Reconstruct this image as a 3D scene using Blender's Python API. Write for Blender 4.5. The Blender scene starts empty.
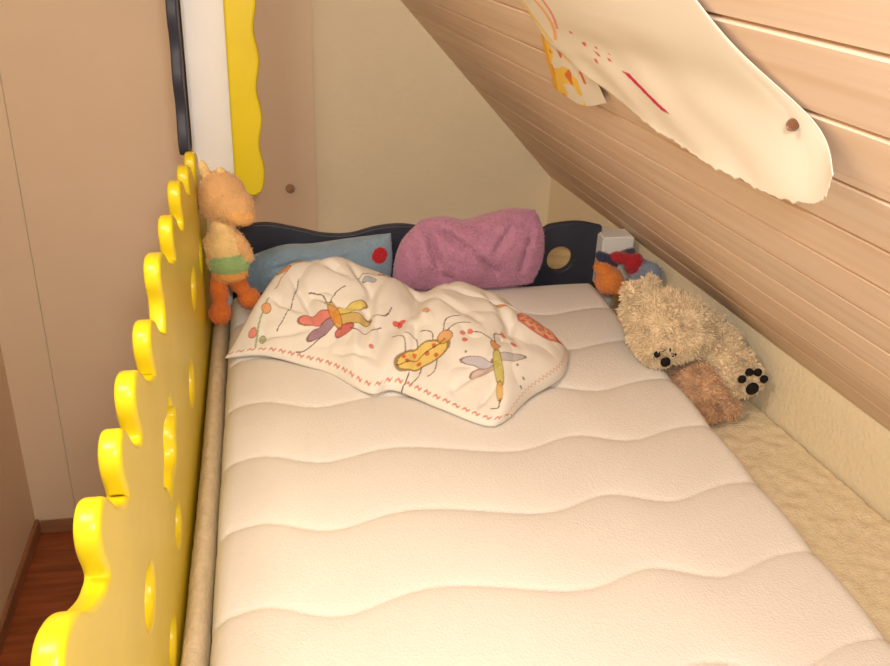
import bpy, bmesh, math, random
import numpy as np
from mathutils import Matrix, Vector, noise
random.seed(4); rng=np.random.default_rng(4)
sc=bpy.context.scene
sc.view_settings.view_transform='Standard'
M=1.133           # mattress top height above floor
def link(o,parent=None):
    sc.collection.objects.link(o)
    if parent: o.parent=parent
    return o
def lin(c): return tuple((x/255/12.92 if x/255<=.04045 else ((x/255+.055)/1.055)**2.4) for x in c)
# ---------------------------------------------------------------- materials
def mat(name,col,rough=.7,attr=False,bump=None,var=None,spec=.3,sheen=0,wood=None):
    m=bpy.data.materials.new(name); m.use_nodes=True
    nt=m.node_tree; N=nt.nodes; L=nt.links; b=N['Principled BSDF']
    b.inputs['Roughness'].default_value=rough
    b.inputs['Specular IOR Level'].default_value=spec
    if sheen: b.inputs['Sheen Weight'].default_value=sheen
    c4=(*lin(col),1)
    b.inputs['Base Color'].default_value=c4
    tc=N.new('ShaderNodeTexCoord')
    src=None
    if attr:
        a=N.new('ShaderNodeVertexColor'); a.layer_name='Col'; src=a.outputs['Color']
    if var or wood:
        mp=N.new('ShaderNodeMapping'); L.new(tc.outputs['Object'],mp.inputs['Vector'])
        nz=N.new('ShaderNodeTexNoise'); L.new(mp.outputs['Vector'],nz.inputs['Vector'])
        if wood:
            mp.inputs['Scale'].default_value=wood; nz.inputs['Scale'].default_value=1; nz.inputs['Detail'].default_value=6; nz.inputs['Distortion'].default_value=.6
            amt=.22 if var is None else var[1]
        else:
            nz.inputs['Scale'].default_value=var[0]; nz.inputs['Detail'].default_value=4; amt=var[1]
        rm=N.new('ShaderNodeMapRange'); L.new(nz.outputs['Fac'],rm.inputs['Value'])
        rm.inputs['From Min'].default_value=.3; rm.inputs['From Max'].default_value=.7
        rm.inputs['To Min'].default_value=1-amt; rm.inputs['To Max'].default_value=1+amt*.5
        vm=N.new('ShaderNodeVectorMath'); vm.operation='SCALE'
        if src: L.new(src,vm.inputs[0])
        else: vm.inputs[0].default_value=c4[:3]
        L.new(rm.outputs['Result'],vm.inputs['Scale']); src=vm.outputs['Vector']
    if src: L.new(src,b.inputs['Base Color'])
    if bump:
        kind,scale,strength,dist=bump
        if kind=='noise':
            t=N.new('ShaderNodeTexNoise'); t.inputs['Scale'].default_value=scale; t.inputs['Detail'].default_value=3; out=t.outputs['Fac']
        else:
            t=N.new('ShaderNodeTexVoronoi'); t.inputs['Scale'].default_value=scale; out=t.outputs['Distance']
        L.new(tc.outputs['Object'],t.inputs['Vector'])
        bp=N.new('ShaderNodeBump'); bp.inputs['Strength'].default_value=strength; bp.inputs['Distance'].default_value=dist
        L.new(out,bp.inputs['Height']); L.new(bp.outputs['Normal'],b.inputs['Normal'])
    return m
m_wall=mat('wallpaper_texture',(244,229,196),.85,bump=('noise',95,.6,.004),var=(3,.04))
m_panel=mat('wall_panel_paint',(240,216,186),.6,var=(2,.05),bump=('noise',30,.1,.002))
m_ceil=mat('ceiling_paint',(235,220,195),.9,bump=('noise',60,.2,.003))
m_floor=mat('floor_wood',(160,88,50),.35,wood=(4,40,4),var=(1,.35))
m_base=mat('baseboard_wood',(160,112,80),.5,wood=(10,10,60))
m_yel=mat('yellow_gloss_paint',(224,200,26),.32,spec=.45,var=(7,.06),bump=('noise',14,.12,.004))
m_dark=mat('dark_blue_paint',(60,62,74),.45,var=(8,.2))
m_white=mat('white_post_paint',(236,234,232),.5,var=(5,.04))
m_bare=mat('bare_wood',(222,184,130),.6,wood=(6,60,60))
m_matt=mat('mattress_knit',(236,230,222),.9,bump=('vor',260,.3,.0025),var=(3,.03))
m_flee=mat('fleece_underlay',(234,216,182),.95,attr=False,bump=('noise',220,.5,.006),var=(90,.09))
m_pill=mat('printed_cotton',(240,230,215),.85,attr=True,bump=('noise',25,.2,.006))
m_fur=mat('plush_fur',(210,160,100),.95,attr=True,sheen=.3,var=(45,.1),bump=('noise',220,.8,.004))
m_cloth=mat('brushed_fleece_fabric',(210,160,100),.95,attr=True,sheen=.4,var=(30,.08),bump=('noise',170,.8,.004))
m_pap=mat('drawing_paper',(240,232,220),.95,attr=True,spec=.1)
m_blk=mat('black_felt',(14,12,12),.8)
m_pl=mat('pine_plank_whitewashed',(226,182,142),.5,spec=.35)
def plank_nodes(m):
    nt=m.node_tree;N=nt.nodes;L=nt.links;b=N['Principled BSDF'];tc=[n for n in N if n.type=='TEX_COORD'][0]
    sep=N.new('ShaderNodeSeparateXYZ');L.new(tc.outputs['Object'],sep.inputs[0])
    dv=N.new('ShaderNodeMath');dv.operation='DIVIDE';dv.inputs[1].default_value=.0965;L.new(sep.outputs['Y'],dv.inputs[0])
    fl=N.new('ShaderNodeMath');fl.operation='FLOOR';L.new(dv.outputs[0],fl.inputs[0])
    cb=N.new('ShaderNodeCombineXYZ');L.new(sep.outputs['X'],cb.inputs['X']);L.new(sep.outputs['Y'],cb.inputs['Y'])
    m5=N.new('ShaderNodeMath');m5.operation='MULTIPLY';m5.inputs[1].default_value=3.7;L.new(fl.outputs[0],m5.inputs[0]);L.new(m5.outputs[0],cb.inputs['Z'])
    mp=N.new('ShaderNodeMapping');mp.inputs['Scale'].default_value=(1.6,38,1);L.new(cb.outputs[0],mp.inputs['Vector'])
    nz=N.new('ShaderNodeTexNoise');nz.inputs['Scale'].default_value=1;nz.inputs['Detail'].default_value=5;nz.inputs['Distortion'].default_value=.8;L.new(mp.outputs[0],nz.inputs['Vector'])
    cr=N.new('ShaderNodeValToRGB');L.new(nz.outputs['Fac'],cr.inputs[0])
    cr.color_ramp.elements[0].position=.3;cr.color_ramp.elements[0].color=(*lin((216,186,158)),1)
    cr.color_ramp.elements[1].position=.68;cr.color_ramp.elements[1].color=(*lin((230,206,184)),1)
    wn=N.new('ShaderNodeTexWhiteNoise');wn.noise_dimensions='1D';L.new(fl.outputs[0],wn.inputs['W'])
    rm=N.new('ShaderNodeMapRange');rm.inputs['To Min'].default_value=.95;rm.inputs['To Max'].default_value=1.03;L.new(wn.outputs['Value'],rm.inputs['Value'])
    vm=N.new('ShaderNodeVectorMath');vm.operation='SCALE';L.new(cr.outputs[0],vm.inputs[0]);L.new(rm.outputs[0],vm.inputs['Scale'])
    L.new(vm.outputs['Vector'],b.inputs['Base Color'])
plank_nodes(m_pl)
# ---------------------------------------------------------------- helpers
def mesh_obj(name,verts,faces,m,parent=None,smooth=False,cols=None):
    me=bpy.data.meshes.new(name)
    me.from_pydata([tuple(map(float,v)) for v in verts],[],[tuple(map(int,f)) for f in faces]); me.update()
    if m: me.materials.append(m)
    if smooth: me.polygons.foreach_set('use_smooth',[True]*len(me.polygons))
    if cols is not None:
        a=me.color_attributes.new('Col','FLOAT_COLOR','POINT')
        c=np.ones((len(verts),4),dtype=np.float32); c[:,:3]=np.asarray(cols)[:,:3]; a.data.foreach_set('color',c.ravel())
    o=bpy.data.objects.new(name,me); return link(o,parent)
def box(name,lo,hi,m,parent=None,bev=.003,mtx=None):
    bm=bmesh.new(); bmesh.ops.create_cube(bm,size=1)
    for v in bm.verts: v.co=Vector([(lo[i]+hi[i])/2+v.co[i]*(hi[i]-lo[i]) for i in range(3)])
    if bev: bmesh.ops.bevel(bm,geom=bm.edges[:],offset=bev,segments=2,affect='EDGES')
    if mtx: bm.transform(mtx)
    me=bpy.data.meshes.new(name); bm.to_mesh(me); bm.free(); me.materials.append(m)
    return link(bpy.data.objects.new(name,me),parent)
def prism(name,pts,axis,a0,a1,m,parent=None):
    n=len(pts); V=[]
    for a in (a0,a1):
        for p in pts: V.append((p[0],a,p[1]) if axis=='y' else (p[0],p[1],a))
    F=[list(range(n)),list(range(2*n-1,n-1,-1))]+[[i,(i+n),(i+1)%n+n,(i+1)%n] for i in range(n)]
    o=mesh_obj(name,V,F,m,parent)
    bm=bmesh.new();bm.from_mesh(o.data);bmesh.ops.recalc_face_normals(bm,faces=bm.faces[:]);bm.to_mesh(o.data);bm.free()
    return o
def catmull(P,n=6,closed=False):
    out=[];k=len(P)
    rngi=range(k) if closed else range(k-1)
    for i in rngi:
        g=lambda j:(P[j%k] if closed else P[max(0,min(k-1,j))])
        p0,p1,p2,p3=[np.array(g(i+d),float) for d in(-1,0,1,2)]
        for s in range(n):
            t=s/n; out.append(tuple(.5*((2*p1)+(-p0+p2)*t+(2*p0-5*p1+4*p2-p3)*t*t+(-p0+3*p1-3*p2+p3)*t**3)))
    if not closed: out.append(tuple(P[-1]))
    return out
def board(name,outline,holes,thick,bev,mtx,m,parent):
    cu=bpy.data.curves.new(name,'CURVE'); cu.dimensions='2D'; cu.fill_mode='BOTH'
    for pts in [outline]+holes:
        s=cu.splines.new('POLY'); s.points.add(len(pts)-1); s.use_cyclic_u=True
        for i,p in enumerate(pts): s.points[i].co=(p[0],p[1],0,1)
    cu.extrude=thick/2-bev; cu.bevel_depth=bev; cu.bevel_resolution=3; cu.offset=-bev*.5
    tmp=link(bpy.data.objects.new('tmp',cu)); dg=bpy.context.evaluated_depsgraph_get()
    me=bpy.data.meshes.new_from_object(tmp.evaluated_get(dg)); bpy.data.objects.remove(tmp)
    me.transform(mtx); me.name=name; me.materials.clear(); me.materials.append(m)
    return link(bpy.data.objects.new(name,me),parent)
YZ=lambda x:Matrix(((0,0,1,x),(1,0,0,0),(0,1,0,0),(0,0,0,1)))
XZ=lambda y:Matrix(((1,0,0,0),(0,0,-1,y),(0,1,0,0),(0,0,0,1)))
def circ(cx,cy,rx,ry=None,n=28,wob=0,k=5):
    ry=ry or rx
    return [(cx+rx*(1+wob*math.cos(k*a))*math.cos(a),cy+ry*(1+wob*math.cos(k*a))*math.sin(a)) for a in [2*math.pi*i/n for i in range(n)]]
def empty(name): return link(bpy.data.objects.new(name,None))
def fur_blades(co,no,col,cnt,ln,w,spread,F,n0,cs=35):
    n=len(co)
    idx=rng.integers(0,n,cnt); p=co[idx]+rng.normal(0,spread,(cnt,3)); nn=no[idx]
    clump=np.array([noise.noise_vector(Vector(q)*cs) for q in p])
    d=nn+clump*1.1+rng.normal(0,.3,(cnt,3)); d/=np.linalg.norm(d,axis=1)[:,None]
    sd=np.cross(d,rng.normal(0,1,(cnt,3))); sd/=np.linalg.norm(sd,axis=1)[:,None]
    Ls=ln*rng.uniform(.5,1.1,(cnt,1))
    b=p-nn*spread*.7
    d2=d+clump*.6-np.array([0,0,.3]); d2/=np.linalg.norm(d2,axis=1)[:,None]
    v0=b-sd*w; v1=b+sd*w; mid=b+d*Ls*.6; v2=mid+sd*w*.7; v3=mid-sd*w*.7; v4=mid+d2*Ls*.5
    blades=np.stack([v0,v1,v2,v3,v4],1).reshape(-1,3)
    sh=rng.uniform(.94,1.08,(cnt,1)); bc=np.repeat(col[idx]*sh,5,0)
    base=n0+np.arange(cnt)*5
    F+= [(b_,b_+1,b_+2,b_+3) for b_ in base]+[(b_+3,b_+2,b_+4) for b_ in base]
    return blades,bc
def blob(name,parts,voxel,parent=None,m=None,fur=None,smooth=3,noise_amp=0,noise_s=10,floor=None):
    """parts: (centre,radii,euler,colour) ellipsoids fused into one skin"""
    bm=bmesh.new(); inv=[]
    for c,r,e,col in parts:
        rot=Matrix.Rotation(e[2],4,'Z')@Matrix.Rotation(e[1],4,'Y')@Matrix.Rotation(e[0],4,'X')
        mt=Matrix.Translation(c)@rot@Matrix.Diagonal((*r,1))
        bmesh.ops.create_icosphere(bm,subdivisions=4,radius=1,matrix=mt); inv.append((np.array(mt.inverted()),np.array(lin(col))))
    me=bpy.data.meshes.new(name); bm.to_mesh(me); bm.free()
    tmp=link(bpy.data.objects.new('tmp',me))
    a=tmp.modifiers.new('r','REMESH'); a.mode='VOXEL'; a.voxel_size=voxel
    s=tmp.modifiers.new('s','SMOOTH'); s.iterations=smooth; s.factor=.5
    dg=bpy.context.evaluated_depsgraph_get(); me2=bpy.data.meshes.new_from_object(tmp.evaluated_get(dg)); bpy.data.objects.remove(tmp)
    n=len(me2.vertices); co=np.empty(n*3); me2.vertices.foreach_get('co',co); co=co.reshape(-1,3)
    no=np.empty(n*3); me2.vertices.foreach_get('normal',no); no=no.reshape(-1,3)
    h=np.c_[co,np.ones(n)]
    D=np.stack([np.linalg.norm((h@iv.T)[:,:3],axis=1) for iv,_ in inv]); C=np.stack([c for _,c in inv])
    col=C[D.argmin(0)]
    if noise_amp:
        d=np.array([noise.noise(Vector(p)*noise_s)+.5*noise.noise(Vector(p)*noise_s*2.3) for p in co]); co=co+no*(d*noise_amp)[:,None]
    F=[tuple(p.vertices) for p in me2.polygons]
    V=co;cols=col
    if fur:
        bl,bc=fur_blades(co,no,col,fur[0],fur[1],fur[2],voxel*.4,F,n)
        V=np.r_[co,bl]; cols=np.r_[col,bc]
    if floor is not None: V[:,2]=np.maximum(V[:,2],floor)
    return mesh_obj(name,V,F,m or m_fur,parent,True,np.clip(cols,0,.95))
def rs(P,n):
    c=np.array(catmull(P,20)); d=np.r_[0,np.cumsum(np.linalg.norm(np.diff(c,axis=0),axis=1))]; q=np.linspace(0,d[-1],n)
    return np.c_[np.interp(q,d,c[:,0]),np.interp(q,d,c[:,1])]
def coons(fr,bk,lf,rt,ns,nt):
    A,B,C,D=fr[0],fr[-1],bk[-1],bk[0]
    fr,bk,lf,rt=rs(fr,ns),rs(bk,ns),rs(lf,nt),rs(rt,nt)
    S,T=np.meshgrid(np.linspace(0,1,ns),np.linspace(0,1,nt)); s=S[...,None];t=T[...,None]
    A,B,C,D=map(np.array,(A,B,C,D))
    P=(1-t)*fr[None]+t*bk[None]+(1-s)*lf[:,None]+s*rt[:,None]-((1-s)*(1-t)*A+s*(1-t)*B+s*t*C+(1-s)*t*D)
    return S,T,P[...,0],P[...,1]
def crease_f(X,Y,x0,y0,x1,y1,w,d):
    vx,vy=x1-x0,y1-y0;L=math.hypot(vx,vy);tt=np.clip(((X-x0)*vx+(Y-y0)*vy)/L/L,0,1)
    dd=np.hypot(X-x0-tt*vx,Y-y0-tt*vy); return -d*np.exp(-(dd/w)**2)*np.sin(np.pi*np.clip(tt,.06,.94))
def upright_cushion(name,fr,bk,lf,rt,yc,front,back,lean,creases,color,m,fuzz=None,spot=None,rough=.006):
    """soft cushion standing on the mattress, outline in (x, z above mattress)"""
    ns,nt=150,100
    S,T,X,Zr=coons(fr,bk,lf,rt,ns,nt)
    es=np.clip(4*S*(1-S),0,1); et=np.clip(4*T*(1-T),0,1)
    pr=(es**.42)*(et**.38)
    Hf=front*pr; Hb=back*pr
    edge=np.clip(es*4,0,1)*np.clip(et*4,0,1)
    for c in creases: Hf=Hf+crease_f(X,Zr,*c)*edge
    nz=np.array([noise.noise(Vector((x*14,z*14,1.3))) for x,z in zip(X.ravel(),Zr.ravel())]).reshape(X.shape)
    Hf=Hf+nz*rough*edge
    Hf=np.maximum(Hf,.001)
    Yc=yc+lean*Zr
    Vf=np.c_[X.ravel(),(Yc-Hf).ravel(),(M+Zr).ravel()]; Vb=np.c_[X.ravel(),(Yc+Hb+.001).ravel(),(M+Zr).ravel()]
    n=ns*nt; V=np.r_[Vf,Vb]; idx=np.arange(n).reshape(nt,ns)
    a,b,c,d=idx[:-1,:-1].ravel(),idx[:-1,1:].ravel(),idx[1:,1:].ravel(),idx[1:,:-1].ravel()
    F=np.c_[a,b,c,d].tolist()+np.c_[d+n,c+n,b+n,a+n].tolist()
    ring=list(idx[0,:])+list(idx[1:,-1])+list(idx[-1,-2::-1])+list(idx[-2:0:-1,0]); k=len(ring)
    F+=[(ring[(i+1)%k],ring[i],ring[i]+n,ring[(i+1)%k]+n) for i in range(k)]
    col=np.tile(np.array(lin(color)),(2*n,1))
    if spot:
        m_=np.hypot(V[:,0]-spot[0],V[:,2]-M-spot[1])<spot[2]; m_[n:]=False; col[m_]=np.array(lin(spot[3]))
    gx=np.gradient(Vf.reshape(nt,ns,3),axis=1).reshape(-1,3); gz=np.gradient(Vf.reshape(nt,ns,3),axis=0).reshape(-1,3)
    no=np.cross(gx,gz); no/=np.linalg.norm(no,axis=1)[:,None]+1e-9
    if no[:,1].mean()>0: no=-no
    if fuzz:
        bl,bc=fur_blades(Vf,no,col[:n],fuzz[0],fuzz[1],fuzz[2],.001,F,2*n,60); V=np.r_[V,bl]; col=np.r_[col,bc]
    V[:,2]=np.maximum(V[:,2],M+.003)
    return mesh_obj(name,V,F,m,None,True,np.clip(col,0,.95))
# ---------------------------------------------------------------- ROOM
YB=2.65; XL=-.829; Y0=-1.2; ZC=2.45
wx=lambda y:.871+(YB-y)*.0949           # knee wall line
E1=Vector((-.0949,1,0)).normalized(); NS=Vector((-1,-.0949,-.942)).normalized(); E2=NS.cross(E1)
if E2.z<0: E2=-E2
base=Vector((wx(YB),YB,1.202))
prism('floor',[(XL-.06,Y0),(1.4,Y0),(1.4,YB+.06),(XL-.06,YB+.06)],'z',-.05,0,m_floor)
TS=Matrix.Identity(4)
xax=-E1; yax=E2; zax=xax.cross(yax)
if zax.dot(NS)<0: xax=E1; zax=xax.cross(yax)
for i,ax in enumerate((xax,yax,zax)):
    for r in range(3): TS[r][i]=ax[r]
TS.translation=base
sgn=1 if xax.dot(E1)<0 else -1
V=[];F=[];pw=.0965
xa,xb=(-.16,3.9) if sgn>0 else (-3.9,.16)
for k in range(18):
    y0=k*pw;y1=y0+pw
    prof=[(y0,-.02),(y0,-.007),(y0+.004,-.0055),(y0+.008,0),(y1-.0015,0),(y1,-.004),(y1,-.02)]
    n=len(prof);b0=len(V)
    for x in (xa,xb):
        for p in prof: V.append((x,p[0],p[1]))
    for i in range(n): F.append((b0+i,b0+(i+1)%n,b0+n+(i+1)%n,b0+n+i))
    F.append([b0+i for i in range(n)]);F.append([b0+n+i for i in range(n)][::-1])
sl=mesh_obj('ceiling_slope',V,F,m_pl); sl.matrix_world=TS
bm=bmesh.new();bm.from_mesh(sl.data);bmesh.ops.recalc_face_normals(bm,faces=bm.faces[:]);bm.to_mesh(sl.data);bm.free()
xs=lambda z:.871-(z-1.202)*.942
prism('wall_back',[(XL,0),(.90,0),(.90,1.202),(xs(ZC)+.03,ZC),(XL,ZC)],'y',YB,YB+.05,m_wall)
wb=bpy.data.objects['wall_back']
for i,(a,b) in enumerate([(XL,-.697),(-.693,-.14),(-.136,.136)]):
    box('door_panel_%d'%(i+1),(a,YB-.008,.045 if i<3 else 0),(b,YB,ZC),m_panel,wb,.0015)
kn=prism('wall_right',[(wx(Y0),Y0),(wx(YB),YB),(wx(YB)+.05,YB),(wx(Y0)+.05,Y0)],'z',0,1.202,m_wall)
prism('wall_left',[(XL-.05,Y0),(XL,Y0),(XL,YB),(XL-.05,YB)],'z',0,ZC,m_panel)
prism('ceiling',[(XL,Y0),(xs(ZC)+.4,Y0),(xs(ZC)+.05,YB),(XL,YB)],'z',ZC,ZC+.04,m_ceil)
box('baseboard_left',(XL,Y0,0),(XL+.014,YB-.01,.055),m_base,None,.003)
box('baseboard_back',(XL+.014,YB-.022,0),(.86,YB-.008,.045),m_base,None,.003)
blob('wall_knob',[((.058,YB-.018,1.187),(.014,.012,.014),(0,0,0),(190,150,110)),((.058,YB-.012,1.187),(.008,.012,.008),(0,0,0),(120,85,55))],.003)
# ---------------------------------------------------------------- BED
bed=empty('loft_bed')
jumps=[(.02,.41),(.17,.41),(.325,.41),(.478,.405),(.630,.400),(.752,.392),(.862,.393),(1.009,.384),(1.157,.412),(1.345,.403),(1.512,.408),(1.69,.385),(1.86,.365)]
top=[(-.06,.33),(-.01,.345)]
for i,(yj,h) in enumerate(jumps):
    nx=jumps[i+1][0] if i<len(jumps)-1 else 2.03
    low=h-.072; w=nx-yj
    top+=[(yj-.000,low+.010),(yj-.012,h-.028),(yj-.008,h-.007),(yj+.012,h),(yj+w*.28,h-.012),(yj+w*.50,h-.040),(yj+w*.75,h-.062),(yj+w*.90,h-.069)]
top+=[(2.035,.29)]
out=[(p[0],p[1]+M) for p in catmull(top,5)]
out=out+[(2.04,M-.13),(-.06,M-.13)]
holes=[circ(.785,M+.172,.042,.034),circ(1.06,M+.185,.085,.055,40,.12,6),circ(.89,M+.0,.04,.03),circ(1.05,M+.06,.04,.03),circ(1.39,M+.094,.05,.04),circ(1.578,M+.19,.05,.04),
       circ(.42,M+.16,.045,.04),circ(.15,M+.18,.08,.055,40,.12,6),circ(1.80,M+.17,.045,.04)]
board('side_rail_board',out,holes,.022,.006,YZ(-.158),m_yel,bed)
hb=[(-.10,1.262),(-.05,1.275),(-.005,1.277),(.064,1.262),(.12,1.248),(.183,1.246),(.25,1.262),(.316,1.266),(.40,1.25),(.50,1.24),(.60,1.262),(.658,1.243),(.69,1.256),(.76,1.262),(.82,1.25)]
hbp=catmull(hb,5)+[(.82,1.0),(-.10,1.0)]
board('head_board',hbp,[circ(.718,1.167,.036)],.022,.004,XZ(2.062),m_dark,bed)
box('head_backing_panel',(.64,2.075,1.06),(.81,2.083,1.235),m_bare,bed,.001)
box('corner_post_left_head',(-.168,2.076,0),(-.07,2.15,2.30),m_white,bed,.006)
box('corner_post_right_head',(.80,2.075,0),(.885,2.15,1.218),m_white,bed,.006)
box('post_cap_block',(.812,2.008,1.10),(.895,2.074,1.238),m_white,bed,.004)
box('corner_post_left_foot',(-.145,-.10,0),(-.055,-.02,1.2),m_white,bed,.006)
box('corner_post_right_foot',(.80,-.10,0),(.885,-.02,1.15),m_white,bed,.006)
prism('bed_base_panel',[(-.146,-.02),(wx(-.02)-.01,-.02),(wx(2.05)-.01,2.045),(-.146,2.045)],'z',.985,1.020,m_bare,bed)
def strip(xa,xb,z0,z1,amp,per,ph=0,bothamp=0):
    n=70; R_=[];L_=[]
    for i in range(n+1):
        z=z0+(z1-z0)*i/n
        R_.append((xb+amp*math.sin(2*math.pi*z/per+ph),z)); L_.append((xa+bothamp*math.sin(2*math.pi*z/per+ph+2),z))
    c=(xa+xb)/2
    botm=[(xa+.006,z0-.012),(c-.01,z0-.02),(c+.012,z0-.02),(xb-.004,z0-.012)]
    return L_[::-1]+botm+R_
board('trim_yellow_wavy',strip(-.076,-.018,1.374,2.3,.0045,.125),[],.03,.006,XZ(2.058),m_yel,bed)
board('trim_dark_wavy',strip(2.03,2.12,1.465,2.3,0,.13,0,.008),[],.022,.004,YZ(-.183),m_dark,bed)
# ---------------------------------------------------------------- MATTRESS
def mattress():
    x0,x1,y0,y1=-.104,.794,.0,2.0; nx,ny=180,520; t=.112
    xs_=np.linspace(x0,x1,nx); ys=np.linspace(y0,y1,ny); X,Y=np.meshgrid(xs_,ys)
    wv=.016*np.sin(2*np.pi*(X-.02)/.275+.7*np.sin(2*np.pi*(X)/.55))+.004*np.sin(2*np.pi*X/.6+Y*3)
    u=((Y-.934+wv)/.1785)
    f=np.abs(np.sin(np.pi*u))
    Z=-.012+.012*f**.36
    e=np.minimum(np.minimum(X-x0,x1-X),np.minimum(Y-y0,y1-Y)); e=np.clip(e,0,.03)/.03
    Z+= -.03*(1-np.sqrt(1-(1-e)**2))
    Z+=.0025*np.sin(X*9+1)*np.sin(Y*5)
    V=np.c_[X.ravel(),Y.ravel(),(M+Z).ravel()]
    F=[(j*nx+i,j*nx+i+1,(j+1)*nx+i+1,(j+1)*nx+i) for j in range(ny-1) for i in range(nx-1)]
    ring=[i for i in range(nx)]+[j*nx+nx-1 for j in range(1,ny)]+[(ny-1)*nx+i for i in range(nx-2,-1,-1)]+[j*nx for j in range(ny-2,0,-1)]
    b0=len(V); low=V[ring].copy(); low[:,2]=M-t; V=np.r_[V,low]; n=len(ring)
    F+=[(ring[(i+1)%n],ring[i],b0+i,b0+(i+1)%n) for i in range(n)]
    F.append(tuple(b0+i for i in range(n))[::-1])
    mesh_obj('mattress',V,F,m_matt,None,True)
mattress()
def underlay():
    V=[];ny=300;nx=40
    for j in range(ny):
        y=.0+2.0*j/(ny-1)
        for i in range(nx):
            xr=wx(y)-.006; u=i/(nx-1); x=.797+(xr-.797)*u
            z=M-.088+.004*noise.noise(Vector((x*40,y*40,1)))+.012*u
            V.append((x,y,z))
    F=[(j*nx+i,j*nx+i+1,(j+1)*nx+i+1,(j+1)*nx+i) for j in range(ny-1) for i in range(nx-1)]
    ring=[i for i in range(nx)]+[j*nx+nx-1 for j in range(1,ny)]+[(ny-1)*nx+i for i in range(nx-2,-1,-1)]+[j*nx for j in range(ny-2,0,-1)]
    b0=len(V); V+= [(V[r][0],V[r][1],1.0205) for r in ring]; n=len(ring)
    F+=[(ring[(i+1)%n],ring[i],b0+i,b0+(i+1)%n) for i in range(n)];F.append(tuple(b0+i for i in range(n))[::-1])
    mesh_obj('fleece_underlay',V,F,m_flee,None,True)
    V=[];n=300;k=20
    for j in range(n):
        y=.01+2.0*j/(n-1)
        for i in range(k):
            a=2*math.pi*i/k; r=1+.07*noise.noise(Vector((math.cos(a)*3,math.sin(a)*3,y*45)))
            V.append((-.1255+.0185*r*math.cos(a)+.001*math.sin(y*6),y,M-.067+.045*r*math.sin(a)))
    F=[(j*k+i,(j+1)*k+i,(j+1)*k+(i+1)%k,j*k+(i+1)%k) for j in range(n-1) for i in range(k)]
    mesh_obj('fleece_underlay.001',V,F,m_flee,None,True)
underlay()
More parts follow.
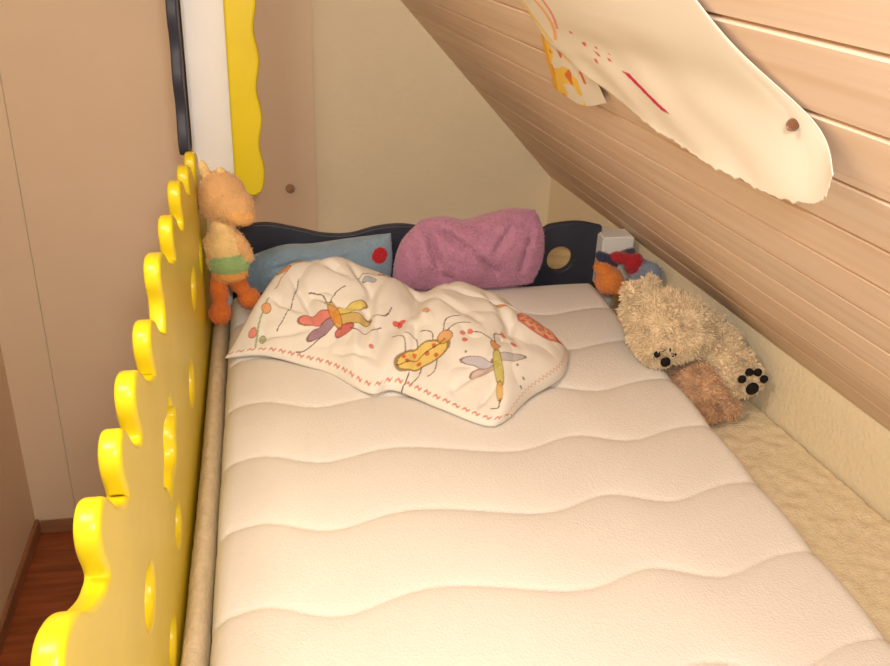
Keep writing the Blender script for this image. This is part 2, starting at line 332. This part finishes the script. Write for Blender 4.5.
# ---------------------------------------------------------------- PRINTED PILLOW
def pillow():
    ns,nt=420,300
    A=(-.105,1.655);B=(.412,1.362);C=(.601,1.60);D=(.015,1.905)
    S,T,X,Y=coons([A,(-.03,1.658),(.05,1.605),(.10,1.565),(.165,1.480),(.215,1.485),(.288,1.410),(.364,1.338),B],
      [D,(.12,1.915),(.26,1.88),(.335,1.835),(.44,1.83),(.53,1.745),C],[A,(-.07,1.74),(-.03,1.815),D],[B,(.47,1.43),(.555,1.50),C],ns,nt)
    es=np.clip(4*S*(1-S),0,1); et=np.clip(4*T*(1-T),0,1)
    H=.084*(es**.42)*(et**.5)
    H*=(.75+.80*T*(1-.62*S))
    H*=1-.30*np.exp(-((S-(.50-.04*T))/.05)**2)
    sm=T*T*(3-2*T)
    H+=.070*np.exp(-((S-.05)/.27)**2)*sm+.022*np.exp(-((S-.62)/.2)**2)*sm
    nzv=np.array([noise.noise(Vector((x*9,y*9,0)))*.5+.5*abs(noise.noise(Vector((x*16+3,y*11,2)))) for x,y in zip(X.ravel(),Y.ravel())]).reshape(X.shape)
    edge=np.clip(es*3,0,1)*np.clip(et*3,0,1)
    H+=edge*.026*(nzv-.12)
    for c in [(.02,1.86,.10,1.62,.010,.014),(.22,1.82,.15,1.52,.012,.018),(.27,1.82,.40,1.60,.010,.014),(.30,1.78,.25,1.45,.010,.010),(.45,1.78,.47,1.5,.012,.012),(.52,1.68,.36,1.42,.009,.009),(-.06,1.70,.08,1.66,.008,.010),(.36,1.75,.55,1.66,.009,.011),(.30,1.42,.42,1.48,.008,.009),(.08,1.88,.16,1.78,.009,.012),(.05,1.76,.20,1.66,.008,.009),(-.02,1.78,.06,1.70,.008,.010),(.16,1.86,.20,1.72,.008,.011),(.10,1.60,.18,1.54,.007,.009),(.34,1.36,.40,1.42,.006,.008)]:
        H+=crease_f(X,Y,*c)*edge
    H=np.maximum(H,0)+.006
    Z=M+H
    col=np.ones(X.shape+(3,))*np.array(lin((236,230,220)))
    def paint(mask,c,a=1):
        m_=(mask*a)[...,None]; col[:]=col*(1-m_)+np.array(lin(c))*m_
    def ell(cx,cy,rx,ry,ang=0):
        dx,dy=X-cx,Y-cy; ca,sa=math.cos(ang),math.sin(ang)
        return (np.hypot((dx*ca+dy*sa)/rx,(-dx*sa+dy*ca)/ry))
    def fill(cx,cy,rx,ry,ang,c,ol=(110,78,56)):
        e=ell(cx,cy,rx,ry,ang); paint((e<1)*1.0,c,.85)
        if ol: paint(((e>.9)&(e<1.05))*1.0,ol,.7)
    def line(pts,w,c):
        pts=catmull(pts,6) if len(pts)>2 else pts
        m_=np.zeros(X.shape)
        for (x0,y0),(x1,y1) in zip(pts[:-1],pts[1:]):
            vx,vy=x1-x0,y1-y0;L2=vx*vx+vy*vy+1e-12;tt=np.clip(((X-x0)*vx+(Y-y0)*vy)/L2,0,1)
            m_=np.maximum(m_,(np.hypot(X-x0-tt*vx,Y-y0-tt*vy)<w)*1.0)
        paint(m_,c,.85)
    K=(90,66,50)
    x,y=.115,1.672
    fill(x-.036,y+.010,.038,.014,-.2,(222,110,96)); fill(x-.026,y-.020,.033,.013,.35,(150,106,130))
    fill(x+.036,y+.016,.037,.015,.35,(224,200,84)); fill(x+.036,y-.016,.039,.014,-.25,(206,172,76)); fill(x+.018,y-.038,.020,.014,.4,(206,76,70))
    fill(x+.002,y+.003,.010,.036,.25,(220,150,60)); fill(x-.006,y+.042,.011,.010,0,(210,190,90))
    line([(x-.01,y+.05),(x-.02,y+.07),(x-.045,y+.08)],.0013,K); line([(x-.004,y+.05),(x+.01,y+.07),(x+.03,y+.08)],.0013,K)
    line([(x-.02,y-.03),(x-.06,y-.05),(x-.08,y-.045)],.0012,K); line([(x+.06,y-.01),(x+.10,y-.02),(x+.12,y+.01)],.0012,K); line([(x+.03,y-.04),(x+.06,y-.060),(x+.09,y-.05)],.0012,K)
    x,y=.275,1.53
    fill(x,y,.056,.028,.25,(232,200,84)); fill(x+.050,y+.03,.015,.016,0,(224,164,90))
    for dx,dy in [(-.03,-.005),(-.013,.013),(-.009,-.015),(.010,.002),(.026,.017),(.026,-.007),(-.035,.008)]: fill(x+dx,y+dy,.0045,.006,0,(206,90,60),None)
    line([(x-.052,y-.013),(x,y+.002),(x+.048,y+.026)],.0013,K)
    for dx in(-.03,-.005,.026): line([(x+dx,y-.026+dx*.25),(x+dx-.01,y-.05),(x+dx-.025,y-.058)],.0012,K); line([(x+dx,y+.026+dx*.25),(x+dx,y+.05),(x+dx-.02,y+.062)],.0012,K)
    line([(x+.055,y+.042),(x+.08,y+.06),(x+.105,y+.055)],.0012,K); line([(x+.05,y+.047),(x+.06,y+.075),(x+.09,y+.085)],.0012,K)
    x,y=.405,1.448
    fill(x-.028,y+.026,.038,.011,-.35,(190,184,196)); fill(x+.032,y+.037,.038,.010,.25,(186,182,180)); fill(x-.024,y+.007,.029,.010,.2,(206,182,168))
    fill(x+.004,y+.008,.009,.052,-.12,(196,186,84)); fill(x-.007,y-.052,.006,.026,-.2,(220,176,80)); fill(x+.012,y+.07,.010,.012,0,(210,140,60))
    line([(x+.014,y+.08),(x+.018,y+.105),(x+.034,y+.115)],.0012,K);line([(x+.008,y+.08),(x-.005,y+.105),(x-.026,y+.11)],.0012,K);line([(x-.01,y-.07),(x-.018,y-.088),(x-.03,y-.084)],.0012,K)
    for dx,dy in[(-.03,.112),(.04,.117),(-.045,.09),(.052,.08)]: fill(x+dx,y+dy,.006,.007,0,(216,100,70),None)
    for dx,dy in[(.045,.02),(.05,-.01),(.04,-.03),(-.05,.055)]: fill(x+dx,y+dy,.0025,.0035,0,(110,124,100),None)
    x,y=.540,1.622
    e=ell(x,y,.048,.050,.3); paint((e<1)*1.0,(232,160,120),.85); ang=np.arctan2(Y-y,X-x)
    paint(((e<.95)&(np.sin(ang*9)*np.sin(e*13)>.35))*1.0,(212,90,76),.85); paint(((e>.92)&(e<1.05))*1.0,(200,110,90),.8)
    fill(.47,1.675,.015,.010,0,(232,150,80)); line([(.44,1.67),(.48,1.70),(.505,1.675)],.0012,K)
    fill(.240,1.640,.008,.010,.5,(216,70,64),None); fill(.250,1.640,.008,.010,-.5,(216,70,64),None); fill(.245,1.629,.005,.010,0,(216,70,64),None)
    line([(-.045,1.67),(-.035,1.72),(-.015,1.77)],.002,(150,170,120)); fill(-.02,1.745,.009,.014,.4,(232,160,96)); fill(-.05,1.70,.008,.011,-.4,(222,120,100)); fill(-.03,1.685,.007,.010,0,(164,176,120))
    line([(.0,1.69),(.03,1.73),(.05,1.80)],.0012,K); fill(.02,1.85,.016,.014,0,(230,150,84)); fill(.05,1.87,.012,.014,0,(224,184,96)); line([(.0,1.79),(.03,1.84),(.08,1.87)],.0014,(200,120,80))
    fill(.20,1.785,.016,.010,.2,(170,184,196)); line([(.17,1.79),(.20,1.81),(.25,1.80)],.0012,K); fill(.23,1.815,.008,.009,0,(228,144,96))
    fill(.30,1.64,.007,.008,0,(232,160,84)); fill(.36,1.56,.006,.007,0,(214,110,90),None); fill(.18,1.57,.005,.006,0,(214,110,90),None)
    q=np.abs(T-.020-.005*np.sin(S*2*np.pi*60)); paint((q<.005)*(np.sin(S*2*np.pi*30)>-.6)*1.0,(206,110,84),.8)
    q=np.abs(S-.985-.004*np.sin(T*2*np.pi*26)); paint((q<.003)*1.0,(220,150,110),.5)
    n=ns*nt
    V=np.r_[np.c_[X.ravel(),Y.ravel(),Z.ravel()],np.c_[X.ravel(),Y.ravel(),np.full(n,M+.0025)]]
    idx=np.arange(n).reshape(nt,ns)
    a,b,c,d=idx[:-1,:-1].ravel(),idx[:-1,1:].ravel(),idx[1:,1:].ravel(),idx[1:,:-1].ravel()
    F=np.c_[a,b,c,d].tolist()+np.c_[d+n,c+n,b+n,a+n].tolist()
    ring=list(idx[0,:])+list(idx[1:,-1])+list(idx[-1,-2::-1])+list(idx[-2:0:-1,0]); k=len(ring)
    F+=[(ring[(i+1)%k],ring[i],ring[i]+n,ring[(i+1)%k]+n) for i in range(k)]
    mesh_obj('printed_pillow',V,F,m_pill,None,True,np.r_[col.reshape(-1,3),col.reshape(-1,3)])
pillow()
# ---------------------------------------------------------------- BLUE CUSHION, PINK BLANKET
upright_cushion('blue_cushion',[(-.075,.004),(.05,.003),(.16,.003),(.272,.004)],[(-.065,.085),(.02,.112),(.09,.114),(.17,.124),(.274,.136)],
    [(-.075,.004),(-.085,.045),(-.065,.085)],[(.272,.004),(.278,.07),(.274,.136)],1.990,.045,.034,.05,
    [(-.03,.06,.12,.10,.008,.008),(.06,.03,.2,.11,.010,.008)],(136,160,178),m_cloth,(9000,.0025,.0008),(.245,.092,.019,(190,30,40)),.004)
upright_cushion('pink_fleece_blanket',[(.280,.004),(.38,.003),(.50,.003),(.625,.004)],[(.345,.172),(.40,.178),(.45,.168),(.51,.184),(.56,.194),(.618,.190)],
    [(.280,.004),(.280,.06),(.298,.12),(.345,.172)],[(.625,.004),(.645,.07),(.642,.14),(.618,.190)],1.978,.075,.046,.03,
    [(.35,.165,.385,.06,.010,.028),(.385,.06,.43,.03,.010,.018),(.37,.165,.46,.110,.010,.022),(.46,.110,.53,.045,.010,.022),(.56,.175,.50,.10,.010,.014),(.60,.15,.575,.04,.010,.016),(.32,.13,.33,.03,.008,.010),(.43,.165,.52,.16,.008,.010)],(204,144,172),m_cloth,(26000,.0035,.0008),None,.010)
# ---------------------------------------------------------------- PLUSH DUCK (left)
FZ=M+.003
TN=(224,176,118);OR=(224,122,46);GR=(150,182,120);YO=(238,204,140)
dk=empty('plush_duck')
T3=lambda p,dx,dy,dz:((p[0][0]+dx,p[0][1]+dy,p[0][2]+dz),)+tuple(p[1:])
DP=[((-.099,1.81,M+.276),(.050,.050,.054),(0,0,0),TN),((-.080,1.79,M+.266),(.048,.045,.038),(0,.3,0),TN),((-.066,1.775,M+.252),(.034,.034,.022),(0,.3,0),(232,176,104)),
  ((-.130,1.815,M+.332),(.010,.011,.022),(0,-.3,0),YO),((-.098,1.81,M+.330),(.009,.009,.010),(0,.2,0),YO),
  ((-.102,1.80,M+.215),(.026,.026,.03),(0,0,0),YO),
  ((-.100,1.80,M+.175),(.042,.036,.044),(0,0,0),YO),((-.094,1.80,M+.140),(.046,.042,.034),(0,.1,0),GR),
  ((-.092,1.795,M+.115),(.038,.034,.020),(0,0,0),(230,160,76)),
  ((-.124,1.79,M+.165),(.014,.016,.045),(0,.1,0),TN),((-.062,1.785,M+.175),(.014,.016,.038),(0,-.45,0),TN),
  ((-.118,1.79,M+.075),(.019,.019,.045),(0,0,0),OR),((-.118,1.775,M+.030),(.024,.032,.024),(0,0,0),OR),
  ((-.078,1.81,M+.085),(.018,.018,.042),(0,-.5,0),OR),((-.056,1.815,M+.045),(.026,.026,.022),(0,.5,0),OR)]
blob('body',[T3(p,.0,.03,.005) for p in DP],.0038,dk,fur=(14000,.003,.0009),smooth=2,floor=FZ)
# ---------------------------------------------------------------- TEDDY (right)
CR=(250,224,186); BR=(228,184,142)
td=empty('teddy_bear')
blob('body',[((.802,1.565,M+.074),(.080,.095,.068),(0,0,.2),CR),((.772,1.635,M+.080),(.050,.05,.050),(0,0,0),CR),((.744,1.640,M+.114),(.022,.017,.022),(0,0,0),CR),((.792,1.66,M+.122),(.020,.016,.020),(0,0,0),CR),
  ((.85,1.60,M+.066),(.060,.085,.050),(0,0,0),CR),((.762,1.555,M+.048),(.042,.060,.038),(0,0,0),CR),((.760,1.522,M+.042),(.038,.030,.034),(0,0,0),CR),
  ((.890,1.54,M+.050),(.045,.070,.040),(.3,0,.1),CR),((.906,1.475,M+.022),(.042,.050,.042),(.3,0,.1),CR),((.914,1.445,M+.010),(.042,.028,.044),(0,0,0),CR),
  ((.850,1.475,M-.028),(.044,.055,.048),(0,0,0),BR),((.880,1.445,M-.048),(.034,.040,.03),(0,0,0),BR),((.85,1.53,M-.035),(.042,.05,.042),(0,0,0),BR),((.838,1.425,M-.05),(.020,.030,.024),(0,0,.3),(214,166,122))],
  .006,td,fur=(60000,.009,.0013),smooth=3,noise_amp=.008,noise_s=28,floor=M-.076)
def pads(cx,cy,cz,sc_,nm):
    P=[]
    for dx,dz,r in [(0,-.009,.012),(-.020,.008,.0075),(-.007,.019,.0075),(.009,.018,.0075),(.021,.006,.0075)]:
        P.append(((cx+dx*sc_,cy+dz*.35,cz+dz*sc_),(r*sc_,.007,r*sc_),(0,0,0),(14,12,12)))
    blob(nm,P,.002,td,m_blk,smooth=1)
pads(.763,1.486,M+.042,.9,'front_paw_pads'); pads(.918,1.409,M+.016,1.15,'foot_pads')
# corner toy
pp=empty('plush_parrot')
OG=(226,136,60);RD=(180,36,46);NV=(50,56,86);GB=(140,150,170)
PR=[((.798,1.905,M+.032),(.034,.036,.034),(0,0,0),OG),((.785,1.915,M+.058),(.026,.03,.018),(0,.4,0),OG),((.825,1.885,M+.018),(.024,.024,.016),(0,0,0),OG),
    ((.792,1.925,M+.080),(.034,.018,.014),(0,.5,0),NV),((.828,1.918,M+.086),(.030,.018,.014),(0,.2,0),RD),((.855,1.905,M+.076),(.020,.018,.026),(0,.5,0),RD),((.845,1.93,M+.090),(.022,.016,.010),(0,-.5,0),NV),
    ((.893,1.885,M+.052),(.028,.026,.034),(0,-.4,0),GB),((.868,1.89,M+.030),(.030,.028,.026),(0,0,0),GB),((.878,1.90,M+.070),(.016,.018,.016),(0,0,0),(110,116,140))]
blob('body',PR,.004,pp,fur=(7000,.003,.001),smooth=2,floor=M-.0)
blob('white_blue_cloth',[((.930,1.70,M-.02),(.024,.05,.06),(0,0,0),(214,222,226)),((.930,1.76,M-.01),(.018,.05,.045),(0,0,0),(170,192,208))],.005,None,smooth=2,noise_amp=.01,noise_s=25,floor=M-.07)
# ---------------------------------------------------------------- PAPERS
def grid_surface(C,nu,nv):
    C=np.array(C,float)
    rows=[np.array(catmull([tuple(p) for p in r],nu)) for r in C]
    G=np.stack(rows); cols=[np.array(catmull([tuple(p) for p in G[:,j]],nv)) for j in range(G.shape[1])]
    return np.stack(cols,1)
def paper(name,C,nu,nv,painter,parent=None,wr=0):
    G=grid_surface(C,nu,nv); r,c,_=G.shape
    uu,vv=np.meshgrid(np.linspace(0,1,c),np.linspace(0,1,r))
    if wr:
        e=np.clip((vv-.5)*2,0,1)*np.clip((.80-uu)*6,0,1)
        for j in range(r):
            for i in range(c):
                d=noise.noise(Vector((uu[j,i]*7,vv[j,i]*5,4)))*wr*e[j,i]
                G[j,i]+=np.array(NS)*(d+wr*.5*e[j,i])
        G[-1,:,2]+=.004*np.array([noise.noise(Vector((i*.25,0,0))) for i in range(c)])
    col=np.ones((r,c,3))*np.array(lin((226,216,200))); painter(uu,vv,col)
    idx=np.arange(r*c).reshape(r,c); F=np.c_[idx[:-1,:-1].ravel(),idx[:-1,1:].ravel(),idx[1:,1:].ravel(),idx[1:,:-1].ravel()].tolist()
    o=mesh_obj(name,G.reshape(-1,3),F,m_pap,parent,True,col.reshape(-1,3))
    s=o.modifiers.new('s','SOLIDIFY'); s.thickness=.0008; s.offset=0
    return o
zc=1.995
pz=lambda x,y,d=.004:(x,y,zc+(.3755-d*1.377-x-.0949*y)/.942)
C=[[pz(.20,1.34),pz(.205,1.15),pz(.21,.97),pz(.22,.82),pz(.22,.79)],
   [pz(.30,1.34),pz(.30,1.15),pz(.30,.97),pz(.31,.80),pz(.31,.775)],
   [pz(.375,1.345),pz(.37,1.15,.010),pz(.37,.97,.012),pz(.388,.78,.008),pz(.392,.750,.006)],
   [pz(.425,1.350),(.424,1.14,1.817),(.432,.95,1.825),(.452,.74,1.826),(.456,.690,1.832)],
   [(.448,1.31,1.788),(.474,1.088,1.748),(.486,.90,1.740),(.486,.720,1.752),(.464,.662,1.796)]]
def pt1(u,v,col):
    def p(mask,c): col[mask]=lin(c)
    p((np.abs((u-.385)-(v-.84)*1.1)<.016)&(v>.79)&(v<.875),(196,50,88))
    for a,b,r in[(.22,.70,.012),(.25,.74,.010),(.225,.78,.010),(.29,.76,.009),(.20,.64,.008),(.27,.71,.007),(.31,.73,.006)]:
        p(np.hypot((u-a)*1.3+.005*np.sin(v*90),(v-b)+.004*np.sin(u*140))<r,(210,96,100))
    p((np.abs(u-.05-.03*np.sin(v*9))<.014)&(v>.35)&(v<.72),(228,202,126)); p((np.abs(u-.10-.04*np.sin(v*11+2))<.009)&(v>.3)&(v<.7),(230,176,126)); p((np.abs(u-.15-.03*np.sin(v*14+1))<.006)&(v>.4)&(v<.62),(220,140,130))
wp=empty('childrens_drawing')
paper('sheet',C,60,40,pt1,wp,.010)
blob('pin',[((.452,.717,1.825),(.006,.006,.006),(0,0,0),(110,70,45)),((.450,.717,1.823),(.004,.004,.004),(0,0,0),(150,110,80))],.0015,wp)
C2=[[pz(.415,1.375,.003),pz(.415,1.31,.003),pz(.415,1.25,.003)],[pz(.44,1.43,.006),pz(.445,1.33,.008),pz(.445,1.25,.004)],[pz(.47,1.48,.010),pz(.475,1.37,.012),pz(.47,1.26,.006)],[pz(.492,1.53,.012),pz(.503,1.41,.016),pz(.495,1.28,.010)]]
def pt2(u,v,col):
    n1=np.array([noise.noise(Vector((a*4,b*4,0))) for a,b in zip(u.ravel(),v.ravel())]).reshape(u.shape)
    n2=np.array([noise.noise(Vector((a*6+9,b*5,3))) for a,b in zip(u.ravel(),v.ravel())]).reshape(u.shape)
    m1=(n1>-.05)&(u<.6); col[m1]=lin((236,196,90)); m2=(n2>.2)&(u<.75); col[m2]=lin((218,120,70)); col[(u<.12)]=lin((226,170,60))
paper('painted_picture',C2,40,30,pt2)
# ---------------------------------------------------------------- LIGHT
def area(name,loc,target,size,power,col):
    l=bpy.data.lights.new(name,'AREA'); l.size=size; l.energy=power; l.color=col
    o=link(bpy.data.objects.new(name,l)); o.location=loc
    o.rotation_euler=(Vector(target)-Vector(loc)).to_track_quat('-Z','Y').to_euler()
area('flash_light',(.06,-.05,2.12),(.20,1.9,1.35),.10,10.5,(1,.97,.93))
area('ceiling_lamp',(-.35,.6,2.40),(-.1,1.7,1.2),.35,13,(1,.89,.75))
w=bpy.data.worlds.new('world'); sc.world=w; w.use_nodes=True
w.node_tree.nodes['Background'].inputs[0].default_value=(1,.90,.78,1); w.node_tree.nodes['Background'].inputs[1].default_value=.80
# ---------------------------------------------------------------- CAMERA
c=bpy.data.cameras.new('camera'); c.sensor_width=36; c.lens=36*900/890; c.clip_start=.02
o=link(bpy.data.objects.new('camera',c)); sc.camera=o
rx=Vector((.9820,-.1848,.0390)).normalized(); bk=Vector((-.1830,-.8798,.4387)); bk=(bk-rx*bk.dot(rx)).normalized(); up=bk.cross(rx)
mt=Matrix((( rx.x,up.x,bk.x,0),(rx.y,up.y,bk.y,0),(rx.z,up.z,bk.z,1.995),(0,0,0,1))); o.matrix_world=mt
